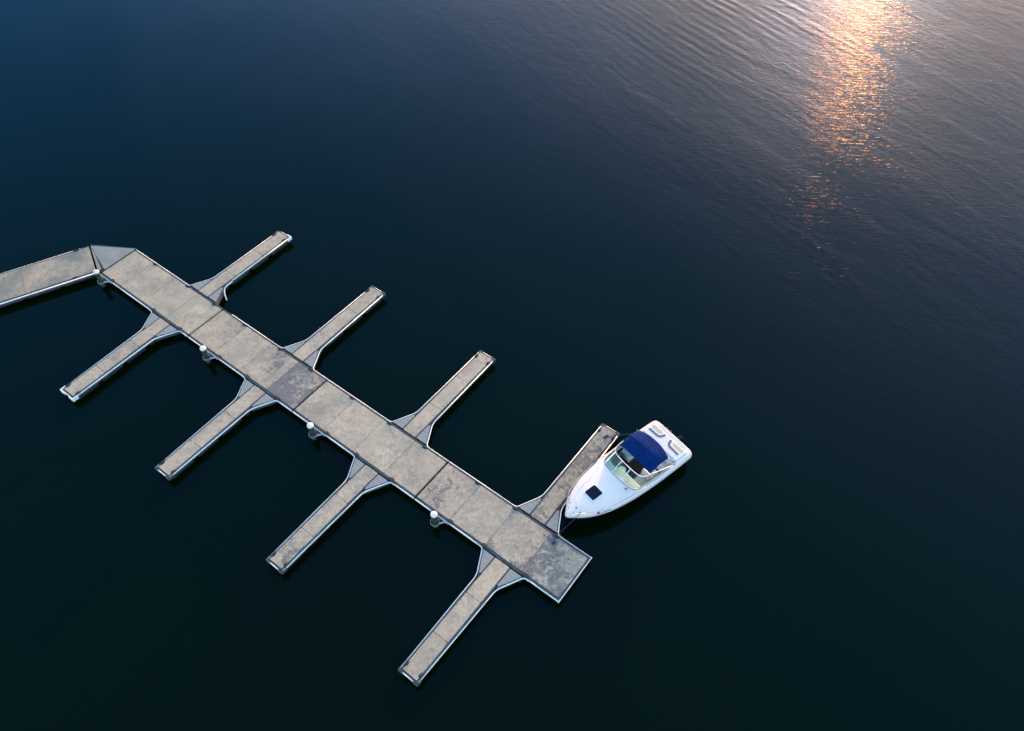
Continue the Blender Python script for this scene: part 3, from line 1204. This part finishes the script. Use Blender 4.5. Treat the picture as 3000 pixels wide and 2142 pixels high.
# centre pane has its own light frame (it opens)
for a, b in panes:
    bm = bmesh.new()
    V0, V1 = [], []
    for k in range(a, b + 1):
        p, q = prow(k)
        V0.append(bm.verts.new(p))
        V1.append(bm.verts.new(q))
    for i in range(len(V0) - 1):
        bm.faces.new((V0[i], V0[i + 1], V1[i + 1], V1[i]))
    o = link('pane', bm, M['glass'], frame, smooth=True)
b0, t0 = prow(-iM)
b1, t1 = prow(iM)
bm = bmesh.new()
lo0 = [prow(k)[0].lerp(prow(k)[1], 0.06) for k in range(-iM, iM + 1)]
add_tube(bm, lo0, 0.018, 8)
link('pane_frame', bm, M['alu'], frame, smooth=True)

# ---- dash: starboard helm console (x < 0), cream shelf in the middle and to port
bm = bmesh.new()
sh = [(x, y) for x, y in [(-0.42, 3.29), (-0.05, 3.285), (0.38, 3.295), (0.78, 3.36), (0.985, 3.48), (1.09, 3.70), (1.09, 3.80), (0.40, 3.80), (-0.05, 3.79), (-0.30, 3.72), (-0.42, 3.62)]]
add_prism(bm, sh, 1.02, 1.20)
link('shelf', bm, M['cream'], boat, bevel=0.03, seg=3)
bm = bmesh.new()
add_prism(bm, fillet([(0.35, 3.43), (0.88, 3.50), (0.93, 3.68), (0.36, 3.66)], 0.05, 4, closed=True), 1.195, 1.216)
link('chart_tray', bm, M['cream'], boat, bevel=0.008)
bm = bmesh.new()
add_prism(bm, [(-0.44, 3.30), (-0.44, 3.60), (-0.62, 3.60), (-0.86, 3.66), (-1.04, 3.80), (-1.12, 4.05), (-1.10, 3.72), (-0.985, 3.48), (-0.78, 3.36)], 1.0, 1.205)
link('dash_top', bm, M['gel_inner'], boat, bevel=0.015)
bm = bmesh.new()
v = [bm.verts.new(p) for p in [(-0.44, 3.61, 1.17), (-0.62, 3.61, 1.18), (-0.86, 3.67, 1.18), (-1.04, 3.81, 1.17), (-1.125, 4.06, 1.13), (-1.12, 4.34, 0.96), (-0.86, 4.32, 0.95), (-0.44, 4.28, 0.95)]]
w_ = [bm.verts.new((p.co.x, p.co.y, 0.45)) for p in v]
bm.faces.new(v)
for i in range(8):
    j = (i + 1) % 8
    bm.faces.new((v[i], v[j], w_[j], w_[i]))
con = link('helm_console', bm, M['dashdark'], boat, bevel=0.02)
for gx, gy, gr in ((-0.62, 3.83, 0.055), (-0.80, 3.88, 0.045), (-0.92, 4.00, 0.04)):
    bm = bmesh.new()
    add_lathe(bm, [(0.0, 0.012), (gr * 0.8, 0.012), (gr, 0.016), (gr, -0.02)], 0, 0, 20)
    o = link('gauge', bm, M['black'], con, smooth=False)
    o.location = (gx, gy, 1.17 - (gy - 3.65) * 0.32 + 0.012)
    o.rotation_euler = (R(-18), 0, 0)
# wheel
bm = bmesh.new()
ring = [(0.185 * math.cos(2 * math.pi * k / 32), 0.185 * math.sin(2 * math.pi * k / 32), 0) for k in range(33)]
add_tube(bm, ring, 0.016, 8, cap=False)
for k in range(3):
    an = R(90 + 120 * k)
    add_tube(bm, [(0, 0, -0.03), (0.18 * math.cos(an), 0.18 * math.sin(an), 0)], 0.014, 8)
add_lathe(bm, [(0, 0.0), (0.05, -0.01), (0.05, -0.05)], 0, 0, 16)
add_tube(bm, [(0, 0, -0.04), (0, 0, -0.22)], 0.025, 8)
wheel = link('steering_wheel', bm, M['black'], boat, smooth=True)
wheel.location = (-0.80, 4.46, 0.98)
wheel.rotation_euler = (R(-38), 0, 0)
bm = bmesh.new()
add_box(bm, -0.06, 0.06, -0.14, 0.14, -0.14, 0.05)
add_tube(bm, [(0.03, 0.05, 0.04), (0.04, 0.10, 0.17)], [0.014, 0.022], 8)
o = link('throttle', bm, M['black'], boat, bevel=0.01)
o.location = (-1.10, 4.56, 1.0)


def cushion(name, x0, x1, y0, y1, z0, z1, mat, rot=(0, 0, 0), pivot=None, bev=0.05, parent=None):
    bm = bmesh.new()
    cx, cy, cz = (x0 + x1) / 2, (y0 + y1) / 2, (z0 + z1) / 2
    nx, ny = 6, 6
    hx, hy, hz_ = (x1 - x0) / 2, (y1 - y0) / 2, (z1 - z0) / 2
    bmesh.ops.create_cube(bm, size=1)
    for v in bm.verts:
        v.co = Vector((v.co.x * 2 * hx, v.co.y * 2 * hy, v.co.z * 2 * hz_))
    o = link(name, bm, mat, parent or boat, bevel=min(bev, hx * 0.9, hy * 0.9, hz_ * 0.9), seg=4)
    o.location = (cx, cy, cz)
    o.rotation_euler = rot
    return o


# helm seat (faces forward, turned a little) and port lounge (back to back)
cushion('seat_base', -1.02, -0.50, 4.62, 5.10, 0.43, 0.66, M['gel_inner'])
hs = cushion('helm_seat', -1.06, -0.46, 4.58, 5.10, 0.64, 0.84, M['vinylseat'], (0, 0, R(-4)), bev=0.07)
cushion('backrest', -0.30, 0.30, 0.20, 0.34, 0.04, 0.46, M['vinylseat'], (R(-10), 0, 0), bev=0.06, parent=hs)
cushion('bolster', -0.34, -0.22, -0.26, 0.24, 0.06, 0.17, M['vinylseat'], bev=0.05, parent=hs)
cushion('bolster', 0.22, 0.34, -0.26, 0.24, 0.06, 0.17, M['vinylseat'], bev=0.05, parent=hs)
pl = cushion('lounge_seat', 0.42, 1.00, 4.02, 4.58, 0.48, 0.76, M['vinylseat'], bev=0.07)
cushion('backrest', -0.29, 0.29, 0.24, 0.40, 0.05, 0.48, M['vinylseat'], (R(-14), 0, 0), bev=0.07, parent=pl)
cushion('seat_pad', -0.29, 0.29, 0.44, 0.98, -0.10, 0.14, M['vinylseat'], bev=0.07, parent=pl)
# cabin door: rounded companionway lid by the helm
bm = bmesh.new()
add_prism(bm, fillet([(-0.38, 3.64), (-0.02, 3.80), (-0.05, 3.98), (-0.20, 4.02), (-0.40, 3.92)], 0.08, 5, closed=True), 0.86, 1.10)
link('companionway_lid', bm, M['cream'], boat, bevel=0.03)

# ---- stern bench, sun pad, transom
cushion('bench_seat', -1.08, 1.08, 5.42, 6.02, 0.44, 0.74, M['vinylseat'], bev=0.07)
cushion('bench_back', -1.10, 1.10, 5.99, 6.24, 0.44, 1.02, M['padwhite'], bev=0.09)
pad = cushion('sun_pad', -1.135, 1.135, 6.20, 7.02, 0.62, 1.075, M['padwhite'], bev=0.06)


def pad_strip(name, pts, width, mat, closed_poly=False):
    bm = bmesh.new()
    if closed_poly:
        add_prism(bm, pts, 0, 0.006)
    else:
        sweep2d(bm, pts, [(-width / 2, 0), (width / 2, 0), (width / 2, 0.006), (-width / 2, 0.006)])
    o = link(name, bm, mat, pad)
    o.location = (0, -6.61, 1.076 - 0.8475)
    return o


for sg, off in ((-1, -0.07), (1, -0.07)):
    pth = fillet([(off + sg * 1.02, 6.56), (off + sg * 0.30, 6.59), (off + sg * 0.20, 6.92)], {1: 0.18}, 8)
    pad_strip('navy_stripe', pth, 0.115, M['padnavy'])
    q = fillet([(off + sg * 1.03, 6.76), (off + sg * 0.40, 6.80), (off + sg * 0.40, 6.945), (off + sg * 1.03, 6.945)], 0.05, 4, closed=True)
    pad_strip('tan_panel', q, 0, M['padtan'], True)
# transom ledge mouldings
bm = bmesh.new()
add_prism(bm, fillet([(-0.9, 7.09), (0.9, 7.09), (0.82, 7.27), (-0.82, 7.27)], 0.06, 4, closed=True), 1.0, 1.035)
link('transom_step', bm, M['gel'], boat, bevel=0.012)
for x in (-0.62, -0.36):
    bm = bmesh.new()
    add_tube(bm, [(x, 7.33, 0.93), (x, 7.40, 0.93), (x + 0.10, 7.40, 0.93), (x + 0.10, 7.33, 0.93)], 0.012, 8)
    link('tow_eye', bm, M['black'], boat, smooth=True)
# stern drive
bm = bmesh.new()
add_tube(bm, [(0.06, 7.30, 0.34), (0.06, 7.70, 0.36), (0.06, 7.86, 0.30), (0.06, 7.90, 0.05), (0.06, 7.86, -0.6)], [0.14, 0.13, 0.11, 0.08, 0.05], 12)
add_prism(bm, [(-0.12, 7.66), (0.24, 7.66), (0.16, 8.02), (-0.04, 8.02)], 0.05, 0.08)
link('stern_drive', bm, M['drive'], boat, smooth=False, bevel=0.01)

# ---- canopy: three-bow blue canvas top
rows = []
NX, NY = 22, 16
ctrl = [(4.36, 1.90), (4.70, 2.02), (5.05, 2.085), (5.42, 2.05), (5.62, 2.00)]
grid = []
bm = bmesh.new()
for j in range(NY + 1):
    t_ = j / NY
    c = catmull([(0, y, z) for y, z in ctrl], 8)
    k = t_ * (len(c) - 1)
    i0 = min(int(k), len(c) - 2)
    pc = c[i0].lerp(c[i0 + 1], k - i0)
    row = []
    for i in range(NX + 1):
        q = -1 + 2 * i / NX
        hw = 1.06 - 0.02 * t_
        x = hw * q
        y = pc.y + (0.16 * (1 - q * q) * max(0, t_ - 0.45) / 0.55) - 0.03 * (1 - q * q) * (1 - t_)
        z = pc.z - 0.17 * abs(q) ** 3.2 - 0.018 * math.sin(t_ * math.pi * 2) ** 2 * (1 - q * q) + 0.006 * math.sin(9 * q + 5 * t_)
        row.append(bm.verts.new((x, y, z)))
    grid.append(row)
for j in range(NY):
    for i in range(NX):
        bm.faces.new((grid[j][i], grid[j][i + 1], grid[j + 1][i + 1], grid[j + 1][i]))
canopy = link('canopy', bm, M['canvas'], boat, smooth=True)
sol = canopy.modifiers.new('thickness', 'SOLIDIFY')
sol.thickness = 0.014
bm = bmesh.new()
pts = []
jr = 7
for i in range(NX + 1):
    q = -1 + 2 * i / NX
    pts.append((1.05 * q, 5.03, 2.092 - 0.17 * abs(q) ** 3.2))
add_tube(bm, pts, 0.016, 8)
link('canopy_seam', bm, M['canvas'], canopy, smooth=True)
for sg in (1, -1):
    for (y0, z0, y1, z1) in ((4.40, 1.76, 5.30, 1.12), (5.03, 1.93, 5.28, 1.12), (5.60, 1.86, 5.36, 1.12)):
        bm = bmesh.new()
        add_tube(bm, [(sg * 1.05, y0, z0), (sg * 1.19, y1, z1)], 0.013, 8)
        link('canopy_leg', bm, M['steel'], canopy, smooth=True)
    bm = bmesh.new()
    add_tube(bm, [(sg * 1.02, 5.60, 1.83), (sg * 1.10, 6.05, 1.12)], 0.018, 8)
    link('canopy_strap', bm, M['canvas'], canopy, smooth=True)


# ---- registration letters and sticker on the port bow band
def band_point(s, f):
    """point on the sloping white band, f = 0 at deck edge, 1 at the rub strip (port side)"""
    h = hbeam(s)
    z = sheer(s)
    a_ = Vector((h - 0.06, s + 0.03, z - 0.012))
    b_ = Vector((h, s, z - 0.150))
    return a_.lerp(b_, f)


def on_band(s, f, lift=0.004):
    p = band_point(s, f)
    e = (band_point(s + 0.02, f) - band_point(s - 0.02, f)).normalized()
    dn = (band_point(s, 1) - band_point(s, 0)).normalized()
    nrm = e.cross(dn)
    if nrm.z < 0:
        nrm = -nrm
    up = -dn
    up = (up - e * up.dot(e)).normalized()
    # reading direction: bow to stern on the port side reads left to right from outside
    mt = Matrix((e, up, e.cross(up))).transposed()
    if (e.cross(up)).dot(nrm) < 0:
        mt = Matrix((e, up, nrm)).transposed()
    return p + nrm * lift, mt


def text_mesh(body, size):
    cu = bpy.data.curves.new('lettering', 'FONT')
    cu.body = body
    cu.size = size
    cu.extrude = 0.001
    tmp = bpy.data.objects.new('lettering_tmp', cu)
    COL.objects.link(tmp)
    bpy.context.view_layer.update()
    dg = bpy.context.evaluated_depsgraph_get()
    me = bpy.data.meshes.new_from_object(tmp.evaluated_get(dg))
    bpy.data.objects.remove(tmp)
    bpy.data.curves.remove(cu)
    return me


me = text_mesh('FL 8657NE', 0.105)
# bend the lettering along the band
xs = [v.co.x for v in me.vertices]
x0_, x1_ = min(xs), max(xs)
for v in me.vertices:
    s = 1.40 + (v.co.x - x0_) / (x1_ - x0_) * 0.46
    p, mt = on_band(s, 0.86, 0.010)
    up = Vector((mt[0][1], mt[1][1], mt[2][1]))
    nn = Vector((mt[0][2], mt[1][2], mt[2][2]))
    if nn.z < 0:
        nn = -nn
    v.co = p + up * v.co.y * 1.05 + nn * (v.co.z + 0.002)
me.materials.append(M['ink'])
o = bpy.data.objects.new('registration_lettering', me)
COL.objects.link(o)
o.parent = boat
bm = bmesh.new()
vv = []
for s, f in ((1.20, 0.92), (1.335, 0.92), (1.335, 0.12), (1.20, 0.12)):
    p, mt = on_band(s, f, 0.012)
    vv.append(p)
a = [bm.verts.new(p) for p in vv]
b = [bm.verts.new(p - Vector((0.003, 0, 0.004))) for p in vv]
bm.faces.new(a)
bm.faces.new(b[::-1])
for i in range(4):
    j = (i + 1) % 4
    bm.faces.new((a[i], b[i], b[j], a[j]))
link('registration_sticker', bm, M['red'], boat)

# ------------------------------------------------------------------ lines
def boat_w(x, y, z):
    c, s_ = math.cos(boat_rot), math.sin(boat_rot)
    o = W(BX, BY)
    return Vector((o.x + x * c - y * s_, o.y + x * s_ + y * c, z))


def rope(name, pts, r, mat, label, cat, group=None):
    bm = bmesh.new()
    for p in pts:
        add_tube(bm, catmull(p, 8), r, 8)
    o = link(name, bm, mat, None, smooth=True)
    return tag(o, label, cat, group)


def coil(cx, cy, rad, n, z, squash=0.6, rot=0.3, h=0.012):
    pts = []
    for k in range(n * 12 + 1):
        a_ = k / 12 * 2 * math.pi
        r_ = rad * (0.35 + 0.65 * ((k * 7) % 13) / 13 * 0.5 + 0.3 * (k / (n * 12)))
        x, y = r_ * math.cos(a_), r_ * squash * math.sin(a_)
        pts.append(W(cx + x * math.cos(rot) - y * math.sin(rot), cy + x * math.sin(rot) + y * math.cos(rot), z + h + 0.02 * (k / (n * 12))))
    return pts


cl0 = boat_w(0.42, 0.55, 1.40)
cl1 = W(-1.86, 1.16, 0.60)
mid1 = cl0.lerp(cl1, 0.35) + Vector((0, 0, -0.05))
mid2 = cl0.lerp(cl1, 0.7) + Vector((0, 0, -0.04))
z = DECK + 0.016
rope('mooring_line',
     [[boat_w(0.36, 0.48, 1.41), cl0, mid1, mid2, cl1],
      coil(-1.90, 1.14, 0.15, 4, DECK + 0.03, 0.5, 0.1),
      [W(-1.86, 1.06, z + 0.02), W(-1.80, 0.96, z), W(-1.76, 0.87, z)],
      coil(-1.75, 0.84, 0.10, 4, DECK, 0.8, 0.9),
      [W(-1.80, 0.84, z), W(-1.97, 0.865, z), W(-2.16, 0.90, z), W(-2.26, 0.905, z), W(-2.41, 0.94, z)]],
     0.012, M['rope'], 'taut blue bow line from the motorboat to a cleat on the pier end', 'rope', 'blue mooring lines')
rope('mooring_line',
     [coil(-2.70, 7.52, 0.14, 4, DECK + 0.04, 0.5, 1.4),
      [W(-2.72, 7.46, z + 0.02), W(-2.82, 7.40, z), W(-2.92, 7.36, z)],
      coil(-3.03, 7.24, 0.17, 5, DECK, 0.5, 1.0),
      coil(-3.00, 7.32, 0.12, 3, DECK, 0.6, 1.3),
      [W(-2.66, 7.56, z + 0.06), boat_w(-1.29, 5.92, 1.02), boat_w(-1.22, 6.02, 1.12)]],
     0.012, M['rope'], 'blue stern line coiled on the end of the stained finger dock', 'rope', 'blue mooring lines')
rope('rope_scrap', [[W(-3.10, 7.0, z), W(-3.04, 6.98, z), W(-2.99, 6.90, z), W(-3.0, 6.80, z)]], 0.016, M['rope_pale'],
     'short pale scrap of rope lying by the blue coil on the finger dock', 'rope')

# ------------------------------------------------------------------ light
EL, AZ = R(3.0), R(23.0)            # azimuth measured from +Y towards +X
sun_dir = Vector((math.sin(AZ) * math.cos(EL), math.cos(AZ) * math.cos(EL), math.sin(EL)))
ld = bpy.data.lights.new('sun', 'SUN')
ld.energy = 0.8
ld.angle = R(0.6)
ld.color = (1.0, 0.60, 0.40)
lo = bpy.data.objects.new('sun', ld)
COL.objects.link(lo)
lo.rotation_euler = (-sun_dir).to_track_quat('-Z', 'Y').to_euler()
lo.location = (60, 140, 40)

w = bpy.data.worlds.new('World')
scene.world = w
w.use_nodes = True
nt = w.node_tree
nt.nodes.clear()
sky = nt.nodes.new('ShaderNodeTexSky')
sky.sky_type = 'NISHITA'
sky.sun_disc = False
sky.sun_elevation = EL
sky.sun_rotation = AZ
sky.altitude = 50
sky.air_density = 1.0
sky.dust_density = 2.0
sky.ozone_density = 1.8
bg = nt.nodes.new('ShaderNodeBackground')
bg.inputs[1].default_value = 0.15
out = nt.nodes.new('ShaderNodeOutputWorld')
nt.links.new(sky.outputs[0], bg.inputs[0])
nt.links.new(bg.outputs[0], out.inputs[0])

# ------------------------------------------------------------------ camera
cd = bpy.data.cameras.new('camera')
cd.sensor_width = 36.0
cd.lens = 2326.372 / 3000 * 36.0
cd.clip_end = 20000
cam = bpy.data.objects.new('camera', cd)
COL.objects.link(cam)
cam.location = (0, 0, 34.294 + DECK)
cam.rotation_euler = (math.pi / 2 - 0.90519, 0, 0)
scene.camera = cam

scene.render.engine = 'CYCLES'
scene.view_settings.view_transform = 'Standard'
scene.view_settings.look = 'None'
scene.view_settings.exposure = 3.5
scene.view_settings.gamma = 1.0
